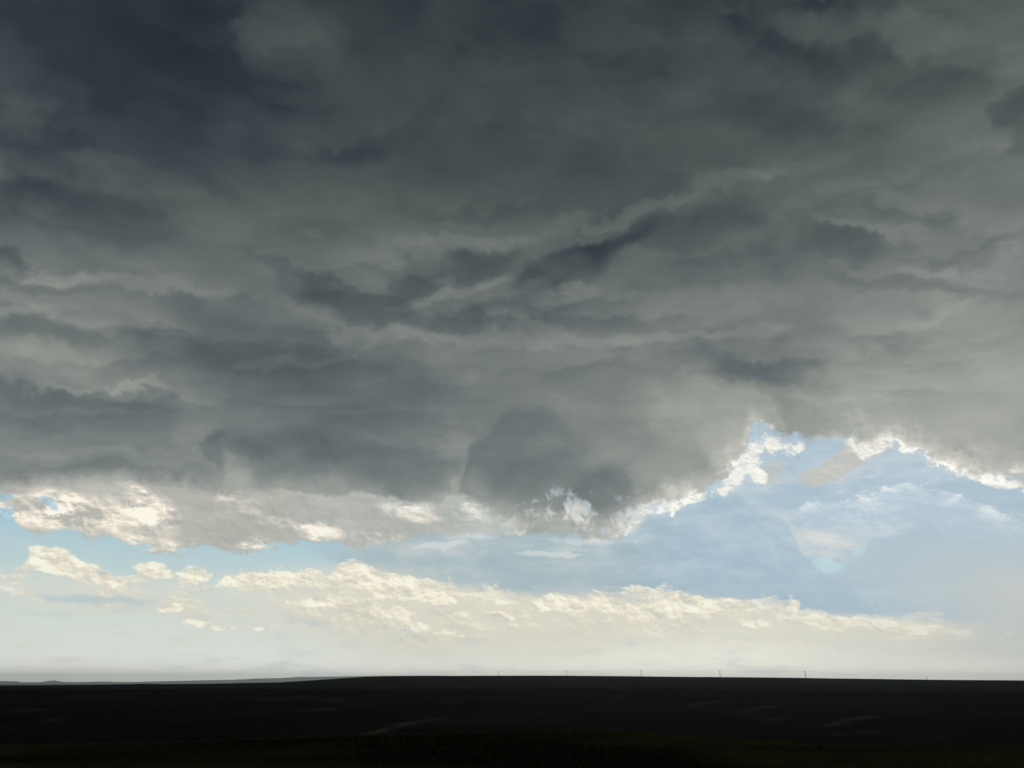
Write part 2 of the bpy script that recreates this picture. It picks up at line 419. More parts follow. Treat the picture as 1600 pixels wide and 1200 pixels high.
# ---- the storm deck overhead
edge = outline(AZ + wfx * 0.8, [(-300, 775), (-100, 770), (0, 768), (60, 761), (130, 757), (200, 752), (260, 757), (300, 766), (340, 771), (400, 769), (450, 771), (520, 777), (560, 772),
    (620, 780), (685, 788), (700, 776), (720, 778), (745, 792), (770, 806), (795, 826), (830, 832), (860, 826), (885, 832), (922, 842), (955, 832), (985, 812),
    (1008, 797), (1060, 785), (1100, 773), (1132, 758), (1150, 732), (1166, 708), (1178, 674), (1205, 682), (1260, 690), (1330, 686), (1400, 688), (1432, 706),
    (1460, 728), (1500, 738), (1550, 748), (1600, 755), (1750, 775)])
soft = along(AZ, [(-200, 1.3), (200, 1.2), (330, .6), (400, .28), (680, .25), (720, .5), (780, .7), (990, .5), (1020, .3), (1180, .22), (1240, .5), (1380, .6), (1440, .3), (1600, .4)])
ragged = along(AZ, [(-200, .5), (330, .6), (400, .35), (690, .4), (760, 1.0), (800, 1.4), (980, 1.4), (1010, 1.2), (1200, 1.2), (1300, 1.0), (1600, 1.2)])
de = EL - edge + ((rag - 0.5) * 4.2 + RELF * 0.15 + grit * 1.1) * ragged
deck = ss(soft * -0.5, soft, de)
# torn holes near the hanging shreds
hol = blobs(QL, [(904, 800, 40, 26, 10, .26), (868, 772, 50, 18, 10, .08), (945, 818, 34, 26, 0, .14), (986, 812, 30, 28, 0, .20), (840, 802, 60, 14, -20, .10), (780, 815, 50, 14, 0, .08)])
gap = ss(0.55, 0.76, shred + hol + grit * 0.10) * blobs(QL, [(895, 806, 150, 52, 0, 1.6)]).min(1.0)
deck = deck * (1.0 - gap * 0.75)
wsp = blobs(QL, [(830, 830, 70, 7, -12, 1.1), (800, 822, 40, 12, 10, .8), (872, 822, 40, 22, 0, 1.0), (922, 826, 26, 28, 8, 1.1), (962, 820, 22, 28, -20, 1.0), (352, 755, 8, 30, 20, .9, .2), (345, 720, 14, 26, 0, .6)])
deck = deck.max(torn(wsp, (0.52 - shred) * 4.0, 0.25, 0.9) * 0.85)

base = curve(EL, [(ang(800, y)[1], v) for y, v in [(-900, 50), (-300, 54), (0, 58), (100, 65), (200, 75), (300, 88), (400, 104), (500, 117), (600, 128), (700, 143), (760, 158), (840, 172), (1000, 185)]],
    H0, 90.0, 0.0, 255.0)
behind = ss(52.0, 100.0, AZ.abs())  # unseen deck behind the camera, made darker to cut skylight on the land
tone = base * (1.0 - behind) + behind * 44.0 + (n1 - 0.5) * 38.0 + (n2 - 0.5) * 24.0 + fine * 6.0


def folds(phase, lip):
    """layer upon layer: dark under a firm lip, paling downwards until the next one"""
    f = fn('FRACT', phase)
    return f - ss(1.0 - lip, 1.0, f) - 0.45


amp1 = ss(0.40, 0.62, n1, 0.25, 1.0) * ss(47.0, 26.0, EL, 0.45, 1.0) * ss(15.5, 20.0, EL, 0.3, 1.0)
tone = tone + folds(pz * 3.6 + n3 * 4.6 + wfy * 0.34 + wly * 0.7, 0.24) * amp1 * 17.0
tone = tone + folds(pz * 6.5 + n4 * 4.2 + wfy * 0.40, 0.30) * ss(0.60, 0.42, n3, 0.1, 1.0) * ss(15.5, 20.0, EL, 0.3, 1.0) * 7.0
# places where the deck is thicker (darker) or thinner (paler)
tone = blobs(Q, [
    (800, 400, 900, 230, 0, -5), (60, 120, 480, 330, 0, -20), (1480, 560, 420, 240, 0, 19), (1500, 90, 380, 240, 0, 10), (560, 640, 360, 170, 10, -14), (60, 640, 260, 180, 0, -2),
    (80, 690, 380, 110, 0, -26), (1330, 680, 420, 60, 0, 1),
    # upper left
    (230, 40, 190, 70, 0, -5), (335, 100, 150, 50, 12, -12, .2), (330, 12, 70, 34, 0, -10), (130, 130, 130, 60, 0, -7),
    (450, 60, 95, 80, 0, 16, .2), (462, 88, 38, 30, 0, -9, .2), (40, 175, 50, 55, 0, 9), (60, 218, 130, 24, 4, -8), (140, 340, 130, 42, 18, -16, .3), (40, 295, 90, 30, 0, -11),
    (2, 400, 34, 34, 0, -26, .3), (175, 255, 70, 22, 0, 9), (18, 255, 45, 20, 0, 11), (220, 292, 110, 28, 10, 7), (70, 425, 150, 22, 10, 15), (230, 440, 160, 14, 3, 11),
    (330, 295, 70, 16, 20, -6), (420, 238, 80, 26, 0, -6), (560, 240, 80, 20, -8, -9), (620, 205, 90, 24, -28, -9),
    # upper middle and right
    (800, 40, 110, 70, 0, -8), (1085, 22, 100, 42, 0, -15, .1), (1010, 100, 150, 32, 0, -7), (1330, 2, 110, 22, 0, -15, .1), (1250, 75, 140, 30, 5, -9), (1400, 122, 190, 42, 8, -13),
    (1210, 172, 150, 40, 5, -6), (1594, 185, 34, 52, 0, -24, .3), (1262, 36, 60, 30, 0, 9), (1430, 55, 130, 34, 0, 13, .1), (1585, 115, 50, 70, 20, 10), (850, 280, 300, 90, 0, -8),
    (1440, 240, 120, 60, 0, 3),
    # pale band sweeping up to the right, dark shreds under it
    (720, 376, 150, 18, -3, 13), (950, 335, 150, 18, -17, 16), (1130, 285, 140, 20, -15, 13), (740, 334, 140, 14, -3, -8), (1250, 260, 120, 20, -8, 7),
    (740, 412, 66, 30, 0, -26, .3), (640, 440, 54, 34, 0, -24, .3), (570, 470, 95, 34, 10, -27, .3), (470, 440, 70, 20, 22, -16), (895, 412, 105, 34, -22, -29, .3), (840, 445, 45, 26, 0, -16),
    (955, 375, 70, 20, -25, -15, .2), (1080, 350, 130, 36, -12, -16), (760, 492, 140, 22, -5, -15), (900, 502, 190, 14, 0, -13), (1335, 380, 105, 32, 6, -20, .2),
    (1420, 335, 80, 10, 8, -11), (1500, 398, 90, 20, -6, -13), (1130, 400, 90, 18, -6, -8), (1350, 350, 120, 12, 4, 10), (1360, 300, 100, 16, 0, 8),
    (880, 452, 70, 14, -4, 13, .2), (715, 455, 140, 12, -14, 14), (560, 528, 50, 28, 0, 10, .3), (640, 520, 80, 20, 0, 9), (800, 532, 280, 16, 0, 11), (1050, 535, 120, 14, -4, 10),
    (1100, 478, 170, 44, -8, 18), (1160, 528, 90, 14, -10, 9, .2), (560, 400, 80, 40, 0, 6),
    (1212, 590, 76, 36, 0, -25, .2), (1130, 575, 90, 24, 0, -10), (1380, 545, 66, 22, -6, -16, .2), (1420, 440, 120, 16, 0, -17), (1545, 452, 90, 20, 0, -13), (1290, 530, 60, 20, 0, -7, .2),
    (1490, 487, 120, 14, -20, 9), (1560, 400, 60, 20, 0, 8), (1250, 620, 140, 12, 8, 8),
    # left middle
    (60, 445, 120, 15, 6, -14), (330, 480, 95, 30, 5, -14), (60, 522, 105, 20, 0, -18, .2), (230, 512, 70, 18, 10, -14), (320, 545, 150, 36, 5, -13), (220, 570, 80, 22, 0, -11),
    (30, 490, 70, 16, 0, 10), (90, 556, 90, 14, 0, 11), (110, 597, 80, 9, 4, 9), (222, 604, 70, 9, 8, 17, .2), (60, 616, 110, 18, 0, -15), (230, 632, 100, 13, 0, -13), (420, 555, 170, 80, 0, -11),
    (60, 655, 140, 20, 0, -8), (300, 672, 70, 24, 0, 8), (130, 705, 180, 10, 0, 7), (200, 735, 140, 18, 0, -14), (270, 520, 40, 10, 10, 10),
    # hanging mass in the middle
    (510, 630, 210, 110, 0, -22), (350, 700, 20, 40, 0, -20, .2), (445, 715, 95, 62, 0, -19, .3), (600, 735, 130, 46, 0, -17, .2), (650, 770, 60, 22, 0, -10),
    (708, 705, 24, 70, 0, 7), (702, 770, 14, 22, 0, 12), (890, 770, 180, 80, 0, -22, .2), (955, 775, 80, 60, 0, -18, .1),
    (490, 640, 240, 110, 4, 8), (600, 700, 190, 90, 0, -8), (380, 735, 30, 36, 0, 10), (1110, 640, 130, 80, 0, 22), (1140, 700, 70, 60, 0, 14), (880, 600, 220, 60, 0, -3), (520, 745, 40, 30, 0, 3),
], tone, True)
# the rounded lump with its clear left flank keeps a crisper outline
Qm = (AZ + wlx * 1.6 + wfx * 1.0, EL + wly * 1.4 + wfy * 0.8)
lt = outline(Qm[0], [(600, 900), (705, 850), (716, 800), (722, 740), (728, 700), (738, 684), (762, 664), (785, 642), (815, 632), (850, 636), (885, 655), (905, 668), (930, 646), (975, 640), (1010, 660), (1040, 700), (1080, 760), (1130, 830)])
ldp = lt - Qm[1] + (n2 - 0.5) * 5.0 + (puff - 0.5) * 1.6
tone = tone - ss(-0.25, 0.75, ldp) * ss(9.0, 0.5, ldp) * along(AZ, [(690, 0), (715, 1), (840, 1), (920, .45), (1000, .25), (1060, 0)], 720) * 14.0
tone = blobs(Qm, [(845, 720, 120, 90, 0, -8, .3)], tone)
# thin sunlit rim, broken into bright tufts
tuft = ss(0.40, 0.62, b0 + (rag - 0.5) * 0.9 + RELF * 0.05 + grit * 0.5)
strength = along(AZ, [(-200, .0), (560, 0), (740, .12), (800, .4), (990, .6), (1015, .95), (1185, 1.0), (1215, .75), (1260, .45), (1330, .5), (1400, .6), (1435, 1.0), (1600, 1.0)])
tone = tone + ss(2.6, 0.2, de + wfy * 1.6) * strength * (20.0 + tuft * 38.0) + ss(0.9, 0.0, de) * strength * (2.0 + tuft * 50.0)
tone = tone + gap * 34.0
deck_c = grey(tone, [(0, (12, 17, 20)), (35, (36, 45, 49)), (52, (47, 55, 60)), (72, (67, 76, 77)), (88, (83, 92, 89)), (104, (98, 106, 105)), (123, (118, 125, 121)), (141, (138, 143, 138)),
    (166, (164, 168, 160)), (190, (190, 190, 183)), (208, (209, 207, 199)), (228, (236, 234, 226)), (250, (255, 254, 247))])
heavy = ss(4.0, 30.0, base - tone + 4.0) * (1.0 - behind)
tint = NEW('ShaderNodeMix'); tint.data_type = 'RGBA'; tint.blend_type = 'MULTIPLY'
put(tint.inputs[0], heavy); put(tint.inputs[6], deck_c); tint.inputs[7].default_value = (0.96, 0.98, 1.05, 1)
sky = mixc(sky, tint.outputs[2], deck)

# below the horizon: the dim ground-haze tone
sky = mixc(sky, col((70, 74, 72)), ss(-0.5, -4.0, EL))
bg = NEW('ShaderNodeBackground')
LINK(sky, bg.inputs['Color']); bg.inputs['Strength'].default_value = 1.0
wo = NEW('ShaderNodeOutputWorld')
LINK(bg.outputs[0], wo.inputs['Surface'])
W.cycles.sampling_method = 'MANUAL'
W.cycles.sample_map_resolution = 1024
#SETTING#
# ------------------------------------------------------------------ helpers for the land
C = S.collection


def link(name, verts, faces, mat, parent=None, smooth=True):
    me = bpy.data.meshes.new(name)
    me.from_pydata(verts, [], faces)
    me.materials.append(mat)
    if smooth:
        me.polygons.foreach_set('use_smooth', [True] * len(me.polygons))
    me.update()
    o = bpy.data.objects.new(name, me)
    C.objects.link(o)
    o.parent = parent
    return o


def tag(o, label=None, cat=None, group=None, kind=None):
    if label: o['label'] = label
    if cat: o['category'] = cat
    if group: o['group'] = group
    if kind: o['kind'] = kind
    return o


def material(name):
    m = bpy.data.materials.new(name); m.use_nodes = True
    nt = m.node_tree; nt.nodes.clear()
    out = nt.nodes.new('ShaderNodeOutputMaterial')
    return m, nt, out


rng = np.random.default_rng(11)
_lat = rng.random((256, 256))


def vnoise(x, y):
    x = np.asarray(x, float); y = np.asarray(y, float)
    xi = np.floor(x).astype(int); yi = np.floor(y).astype(int)
    fx = x - xi; fy = y - yi
    fx = fx * fx * (3 - 2 * fx); fy = fy * fy * (3 - 2 * fy)
    g = lambda i, j: _lat[(xi + i) & 255, (yi + j) & 255]
    return (g(0, 0) * (1 - fx) + g(1, 0) * fx) * (1 - fy) + (g(0, 1) * (1 - fx) + g(1, 1) * fx) * fy - 0.5


def fbm(x, y, s, o=4):
    t = 0; a = 1.0
    for k in range(o):
        t = t + a * vnoise(np.asarray(x) / s + 17.3 * k, np.asarray(y) / s + 9.1 * k); a *= 0.5; s *= 0.5
    return t


# skylines measured on the photograph -> height angle over the bearing
def skyline(pts):
    q = sorted(ang(*p) for p in pts)
    return np.array([a for a, _ in q]), np.tan(np.radians([h for _, h in q]))


NEAR = skyline([(-200, 1180), (0, 1173), (200, 1168), (400, 1161), (600, 1155), (800, 1150.5), (900, 1150), (1050, 1155), (1200, 1164), (1300, 1168), (1450, 1172), (1600, 1173), (1800, 1176)])
SHELF = skyline([(-200, 1078), (0, 1077), (200, 1076.5), (400, 1076), (700, 1076), (900, 1075), (1100, 1076), (1250, 1079), (1400, 1083), (1600, 1081), (1800, 1081)])
RIDGE = skyline([(-300, 1072), (-100, 1071.5), (0, 1071.3), (60, 1070.8), (150, 1070), (220, 1068.4), (260, 1069), (330, 1068.2), (400, 1066.8), (440, 1065.8), (470, 1064), (500, 1062), (545, 1058.8), (575, 1057.2), (600, 1056.6),
    (680, 1056.0), (800, 1055.6), (900, 1055.8), (1000, 1056.8), (1100, 1057.7), (1200, 1058.6), (1300, 1060), (1450, 1062), (1600, 1063.2), (1800, 1064)])
R_NEAR, R_SHELF, R_RIDGE = 27.0, 1150.0, 2700.0
PLAIN = -46.0


def crest(line, az, r):
    return EYE + np.interp(az, *line) * r


def height(x, y):
    """height of the land, in metres, at a place on the map"""
    x = np.asarray(x, float); y = np.asarray(y, float)
    r = np.hypot(x, y) + 1e-6
    az = np.degrees(np.arctan2(x, y))
    front = np.clip((70 - np.abs(az)) / 25, 0, 1); front = front * front * (3 - 2 * front)
    azc = np.clip(az, -42, 42)
    zn = crest(NEAR, azc, R_NEAR); zs = crest(SHELF, azc, R_SHELF); zr = crest(RIDGE, azc, R_RIDGE)
    kr = np.array([0, 8, R_NEAR, 60, 140, 320, 520, 800, R_SHELF, 1500, 1900, R_RIDGE, 3300, 4800, 9000, 200000.0])
    rows = [0 * r, 0.0 * r, zn, zn - 3.2, zn - 12, zn * 0 - 29, zn * 0 - 27.5, zs * 0 - 20.5, zs, zs - 5.5, (zs + zr) * 0.5 - 8, zr, zr - 10, 0 * r + PLAIN + 6, 0 * r + PLAIN, 0 * r + PLAIN]
    z = np.zeros_like(r)
    for k in range(len(kr) - 1):
        m = (r >= kr[k]) & (r < kr[k + 1])
        t = np.clip((r - kr[k]) / (kr[k + 1] - kr[k]), 0, 1)
        t = t * t * (3 - 2 * t)
        z = np.where(m, rows[k] * (1 - t) + rows[k + 1] * t, z)
    back = -10 * np.clip((r - 20) / 300, 0, 1) + PLAIN * 0.6 * np.clip((r - 800) / 4000, 0, 1)
    z = z * front + back * (1 - front)
    # gullies and swells between the crests, quiet on the crests themselves
    w = np.clip((r - 60) / 300, 0, 1) * (1 - 0.92 * np.exp(-((r - R_SHELF) / 160) ** 2)) * (1 - 0.97 * np.exp(-((r - R_RIDGE) / 450) ** 2))
    z = z + w * (fbm(x, y, 420, 4) * 9.0 - np.abs(fbm(x + 900, y - 300, 260, 3)) * 9.0) * np.clip(1.6 - r / 4000, 0.15, 1)
    z = z + np.clip(r / 12, 0, 1) * fbm(x, y, 6.0, 3) * 0.05
    z = z + np.clip((r - 700) / 600, 0, 1) * fbm(x, y, 90.0, 2) * 0.5
    return z


def on_land(px, py, r_lo, r_hi):
    """first place where the sight line through a measured point meets the land"""
    a, h = ang(px, py)
    rr = np.linspace(r_lo, r_hi, 4000)
    x = np.sin(R(a)) * rr; y = np.cos(R(a)) * rr
    d = EYE + math.tan(R(h)) * rr - height(x, y)
    k = np.argmax(d <= 0) if (d <= 0).any() else len(rr) - 1
    return Vector((x[k], y[k], float(height(x[k], y[k]))))


# ------------------------------------------------------------------ the ground: one sheet to the horizon
def land_material():
    m, nt, out = material('prairie')
    N = nt.nodes.new; L = nt.links.new
    geo = N('ShaderNodeNewGeometry')
    def nz(scale, detail, rough, stretch=(1, 1, 1)):
        mp = N('ShaderNodeVectorMath'); mp.operation = 'MULTIPLY'; L(geo.outputs['Position'], mp.inputs[0]); mp.inputs[1].default_value = stretch
        n = N('ShaderNodeTexNoise'); n.inputs['Scale'].default_value = scale; n.inputs['Detail'].default_value = detail; n.inputs['Roughness'].default_value = rough
        L(mp.outputs[0], n.inputs['Vector']); return n.outputs['Fac']
    def mr(x, a, b, lo=0.0, hi=1.0):
        n = N('ShaderNodeMapRange'); n.interpolation_type = 'SMOOTHSTEP'; n.clamp = False
        L(x, n.inputs[0]); n.inputs[1].default_value = a; n.inputs[2].default_value = b; n.inputs[3].default_value = lo; n.inputs[4].default_value = hi
        return n.outputs[0]
    def mx(a, b, f):
        n = N('ShaderNodeMix'); n.data_type = 'RGBA'
        for s_, v in ((n.inputs[6], a), (n.inputs[7], b)):
            if isinstance(v, tuple): s_.default_value = v
            else: L(v, s_)
        L(f, n.inputs[0]); return n.outputs[2]
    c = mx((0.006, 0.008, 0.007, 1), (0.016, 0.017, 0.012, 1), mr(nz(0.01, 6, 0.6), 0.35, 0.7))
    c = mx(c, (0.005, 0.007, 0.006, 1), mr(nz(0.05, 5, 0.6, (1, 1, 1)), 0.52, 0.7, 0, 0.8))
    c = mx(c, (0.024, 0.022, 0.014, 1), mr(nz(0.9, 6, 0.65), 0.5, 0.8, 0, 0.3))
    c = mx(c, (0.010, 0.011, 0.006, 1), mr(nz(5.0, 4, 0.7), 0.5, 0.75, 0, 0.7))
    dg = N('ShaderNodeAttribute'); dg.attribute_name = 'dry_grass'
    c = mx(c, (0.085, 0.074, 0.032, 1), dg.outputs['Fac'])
    # bare clay banks and the worn strip of the field road, kept per vertex
    at = N('ShaderNodeAttribute'); at.attribute_name = 'bare_soil'
    wob = N('ShaderNodeMath'); wob.operation = 'MULTIPLY'; L(at.outputs['Fac'], wob.inputs[0]); L(mr(nz(0.03, 5, 0.6), 0.3, 0.65, 0.35, 1.0), wob.inputs[1])
    c = mx(c, (0.22, 0.19, 0.14, 1), wob.outputs[0])
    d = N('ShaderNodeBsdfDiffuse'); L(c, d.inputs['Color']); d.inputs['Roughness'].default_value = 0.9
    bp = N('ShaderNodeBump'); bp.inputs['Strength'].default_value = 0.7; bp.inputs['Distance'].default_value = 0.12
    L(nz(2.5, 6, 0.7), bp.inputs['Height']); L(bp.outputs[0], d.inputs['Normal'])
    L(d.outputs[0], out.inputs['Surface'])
    return m


rings = np.concatenate([[0.0], np.geomspace(1.0, 8.0, 10), np.linspace(8.5, 60, 90), np.geomspace(62, 700, 110), np.linspace(706, 3400, 330), np.geomspace(3450, 55000, 70)])
azs = np.concatenate([np.arange(-180, -42, 3.0), np.arange(-42, 42.01, 0.2), np.arange(45, 180, 3.0)])
rr, aa = np.meshgrid(rings[1:], np.radians(azs), indexing='ij')
gx = (np.sin(aa) * rr); gy = (np.cos(aa) * rr)
gz = height(gx, gy)
nA = len(azs)
verts = np.column_stack([gx.ravel(), gy.ravel(), gz.ravel()])
i, j = np.meshgrid(np.arange(len(rings) - 2), np.arange(nA), indexing='ij')
j2 = (j + 1) % nA
faces = np.column_stack([(i * nA + j).ravel(), (i * nA + j2).ravel(), ((i + 1) * nA + j2).ravel(), ((i + 1) * nA + j).ravel()])
vl = [tuple(v) for v in verts] + [(0, 0, float(height(0.0, 0.01)))]
fl = [tuple(int(k) for k in f) for f in faces] + [(len(vl) - 1, int((k + 1) % nA), k) for k in range(nA)]
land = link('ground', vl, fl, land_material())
tag(land, kind='structure')
# pale bare strips: chains of measured points dropped onto the land
bare = np.zeros(len(vl))
vx = np.array([v[0] for v in vl]); vy = np.array([v[1] for v in vl])
for pts, w0, amt in [
        ([(548, 1153), (575, 1147), (605, 1139), (632, 1131.5), (655, 1127), (690, 1122.5)], 5.0, 0.55),
        ([(610, 1134), (640, 1133)], 9.0, 0.3), ([(476, 1110), (512, 1108)], 10, 0.3), ([(405, 1093), (470, 1090)], 14, 0.3), ([(515, 1094), (560, 1091)], 12, 0.25),
        ([(1080, 1104), (1113, 1096)], 9, 0.4), ([(1158, 1113), (1178, 1109), (1200, 1105)], 9, 0.45), ([(1200, 1126), (1235, 1117)], 8, 0.3),
        ([(1290, 1135), (1325, 1125), (1365, 1119)], 7, 0.5), ([(1310, 1147), (1345, 1144)], 8, 0.45), ([(0, 1114), (60, 1109)], 12, 0.35), ([(70, 1130), (110, 1123)], 10, 0.2)]:
    q = [on_land(px, py, 110, R_SHELF) for px, py in pts]
    for a_, b_ in zip(q, q[1:]):
        ex, ey = b_.x - a_.x, b_.y - a_.y
        L2 = ex * ex + ey * ey + 1e-6
        t = np.clip(((vx - a_.x) * ex + (vy - a_.y) * ey) / L2, 0, 1)
        dist = np.hypot(vx - a_.x - t * ex, vy - a_.y - t * ey)
        bare = np.maximum(bare, amt * 0.7 * np.exp(-(dist / w0) ** 2) * np.clip(0.75 + 1.5 * fbm(vx, vy, 22.0, 3), 0.1, 1.2))
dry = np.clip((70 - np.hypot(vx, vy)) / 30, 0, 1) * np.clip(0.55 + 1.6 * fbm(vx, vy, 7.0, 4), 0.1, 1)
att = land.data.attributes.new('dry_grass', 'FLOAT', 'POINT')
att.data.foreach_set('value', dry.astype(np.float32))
att = land.data.attributes.new('bare_soil', 'FLOAT', 'POINT')
att.data.foreach_set('value', bare.astype(np.float32))

# ------------------------------------------------------------------ hills on the horizon
hm, nt, out = material('far_hills')
N = nt.nodes.new
d = N('ShaderNodeBsdfDiffuse'); nn = N('ShaderNodeTexNoise'); nn.inputs['Scale'].default_value = 0.0006; nn.inputs['Detail'].default_value = 6
g = N('ShaderNodeNewGeometry'); nt.links.new(g.outputs['Position'], nn.inputs['Vector'])
cr = N('ShaderNodeValToRGB'); cr.color_ramp.elements[0].color = (0.16, 0.15, 0.11, 1); cr.color_ramp.elements[1].color = (0.30, 0.27, 0.20, 1)
nt.links.new(nn.outputs['Fac'], cr.inputs[0]); nt.links.new(cr.outputs[0], d.inputs['Color']); nt.links.new(d.outputs[0], out.inputs['Surface'])


def hills(line, r0, depth):
    az = np.arange(-46, 24, 0.06)
    tt = np.linspace(-1, 1, 25)
    top = np.maximum(EYE + np.interp(az, *line) * r0, PLAIN + 5)
    vs = []
    for k, a in enumerate(az):
        for t in tt:
            r = r0 + t * depth
            x, y = math.sin(R(a)) * r, math.cos(R(a)) * r
            p = max(0.0, 1 - abs(t) ** 1.6)
            f = float(fbm(x, y, 5000, 4)) * 0.35 * (1 - p) * p * 4
            vs.append((x, y, PLAIN - 30 + (top[k] - PLAIN + 30) * min(1.0, max(0.0, p * (1 + f)))))
    m = len(tt)
    fs = [(k * m + q, (k + 1) * m + q, (k + 1) * m + q + 1, k * m + q + 1) for k in range(len(az) - 1) for q in range(m - 1)]
    return tag(link('hills', vs, fs, hm), kind='structure')


hills(skyline([(-400, 1067), (-100, 1064.5), (-20, 1064.6), (0, 1064.2), (10, 1064), (16, 1064.6), (24, 1063.9), (32, 1065.8), (60, 1066), (68, 1065.4), (76, 1063.6), (86, 1063.1), (94, 1065), (110, 1065.8), (150, 1065.2), (165, 1064.8),
    (180, 1065.6), (215, 1065.4), (250, 1064.4), (290, 1063.6), (330, 1062.6), (365, 1062.2), (400, 1060.2), (440, 1059.4), (462, 1058), (472, 1057.2), (480, 1057.8), (520, 1057), (560, 1056.4), (600, 1055.8),
    (660, 1055.4), (720, 1056), (900, 1058), (1200, 1062), (1600, 1067)]), 52000.0, 5000.0)

# ------------------------------------------------------------------ short prairie grass on the near rise
gm, nt, out = material('grass')
N = nt.nodes.new
d = N('ShaderNodeBsdfDiffuse'); oi = N('ShaderNodeNewGeometry'); cr = N('ShaderNodeValToRGB')
cr.color_ramp.elements[0].color = (0.040, 0.036, 0.016, 1); cr.color_ramp.elements[1].color = (0.11, 0.09, 0.042, 1)
nt.links.new(oi.outputs['Random Per Island'], cr.inputs[0]); nt.links.new(cr.outputs[0], d.inputs['Color']); nt.links.new(d.outputs[0], out.inputs['Surface'])
n = 60000
ra = np.sqrt(rng.uniform(4.5 ** 2, 36 ** 2, n)); az_ = np.radians(rng.uniform(-44, 44, n))
bx, by = np.sin(az_) * ra, np.cos(az_) * ra
keep = fbm(bx, by, 1.1, 3) > -0.3
bx, by, ra = bx[keep], by[keep], ra[keep]
bz = height(bx, by)
hh = rng.uniform(0.03, 0.085, len(bx)); th = rng.uniform(0, 2 * math.pi, len(bx)); ln = rng.uniform(-0.05, 0.05, (len(bx), 2))
w = 0.004 + ra * 0.0002
vs = np.empty((len(bx) * 3, 3))
vs[0::3] = np.column_stack([bx - np.cos(th) * w, by - np.sin(th) * w, bz - 0.01])
vs[1::3] = np.column_stack([bx + np.cos(th) * w, by + np.sin(th) * w, bz - 0.01])
vs[2::3] = np.column_stack([bx + ln[:, 0], by + ln[:, 1], bz + hh])
tag(link('prairie_grass', [tuple(v) for v in vs], [(3 * k, 3 * k + 1, 3 * k + 2) for k in range(len(bx))], gm, smooth=False),
    'short dark prairie grass over the near rise at the bottom', 'grass', kind='stuff')


# ------------------------------------------------------------------ low sage clumps on the near rise
def tube(vs, fs, a, b, ra_, rb_, k=5):
    a, b = Vector(a), Vector(b); d_ = (b - a).normalized()
    u = d_.orthogonal().normalized(); v = d_.cross(u); o = len(vs)
    for p, r_ in ((a, ra_), (b, rb_)):
        for q in range(k):
            t = 2 * math.pi * q / k
            vs.append(tuple(p + (u * math.cos(t) + v * math.sin(t)) * r_))
    for q in range(k):
        fs.append((o + q, o + (q + 1) % k, o + k + (q + 1) % k, o + k + q))
    fs.append(tuple(o + q for q in reversed(range(k)))); fs.append(tuple(o + k + q for q in range(k)))


sm, nt, out = material('sage_leaf')
d = nt.nodes.new('ShaderNodeBsdfDiffuse'); d.inputs['Color'].default_value = (0.030, 0.034, 0.020, 1); nt.links.new(d.outputs[0], out.inputs['Surface'])
wm, nt, out = material('sage_wood')
d = nt.nodes.new('ShaderNodeBsdfDiffuse'); d.inputs['Color'].default_value = (0.035, 0.026, 0.018, 1); nt.links.new(d.outputs[0], out.inputs['Surface'])


def sage(px, py, rad, hgt, label):
    p = on_land(px, py, 6, 40)
    root = bpy.data.objects.new('low_shrub', None); C.objects.link(root); root.location = p
    tag(root, label, 'shrub', 'low shrubs on the near rise')
    rnd = random.Random(px)
    vs, fs, lv, lf = [], [], [], []
    for k in range(14):
        a = rnd.uniform(0, 2 * math.pi); t = rnd.uniform(.2, 1)
        tip = Vector((math.cos(a) * rad * t, math.sin(a) * rad * t, hgt * (1.05 - 0.5 * t * t) * rnd.uniform(.7, 1)))
        tube(vs, fs, (0, 0, -0.03), tip, 0.008, 0.003)
        for q in range(26):
            c = tip * rnd.uniform(.45, 1.05) + Vector((rnd.gauss(0, 1), rnd.gauss(0, 1), rnd.gauss(0, .7))) * rad * .16
            c.z = max(c.z, 0.01)
            e1 = Vector((rnd.gauss(0, 1), rnd.gauss(0, 1), rnd.gauss(0, 1))).normalized(); e2 = e1.orthogonal().normalized()
            s_ = rnd.uniform(.012, .024); o = len(lv)
            lv += [tuple(c - e1 * s_), tuple(c + e2 * s_ * .45), tuple(c + e1 * s_), tuple(c - e2 * s_ * .45)]
            lf.append((o, o + 1, o + 2, o + 3))
    link('stem', vs, fs, wm, root)
    link('foliage', lv, lf, sm, root, smooth=False)


sage(1283, 1171, 0.11, 0.12, 'small dark shrub on the right part of the near rise, just under its crest line')
sage(692, 1166, 0.24, 0.13, 'low dark shrub on the near rise below the pale dirt strip')
sage(412, 1172, 0.26, 0.14, 'low dark shrub near the left bottom corner, leftmost of the three')

# ------------------------------------------------------------------ power poles along the far ridge
pm, nt, out = material('weathered_pole')
N = nt.nodes.new
d = N('ShaderNodeBsdfPrincipled'); nn = N('ShaderNodeTexNoise'); nn.inputs['Scale'].default_value = 1.2; nn.inputs['Detail'].default_value = 5
cr = N('ShaderNodeValToRGB'); cr.color_ramp.elements[0].color = (0.05, 0.045, 0.04, 1); cr.color_ramp.elements[1].color = (0.12, 0.11, 0.10, 1)
nt.links.new(nn.outputs['Fac'], cr.inputs[0]); nt.links.new(cr.outputs[0], d.inputs['Base Color']); d.inputs['Roughness'].default_value = 0.85
nt.links.new(d.outputs[0], out.inputs['Surface'])
im, nt, out = material('porcelain')
d = nt.nodes.new('ShaderNodeBsdfPrincipled'); d.inputs['Base Color'].default_value = (0.10, 0.08, 0.07, 1); d.inputs['Roughness'].default_value = 0.3
nt.links.new(d.outputs[0], out.inputs['Surface'])
km, nt, out = material('conductor')
d = nt.nodes.new('ShaderNodeBsdfPrincipled'); d.inputs['Base Color'].default_value = (0.15, 0.15, 0.15, 1); d.inputs['Metallic'].default_value = 0.7; d.inputs['Roughness'].default_value = 0.5
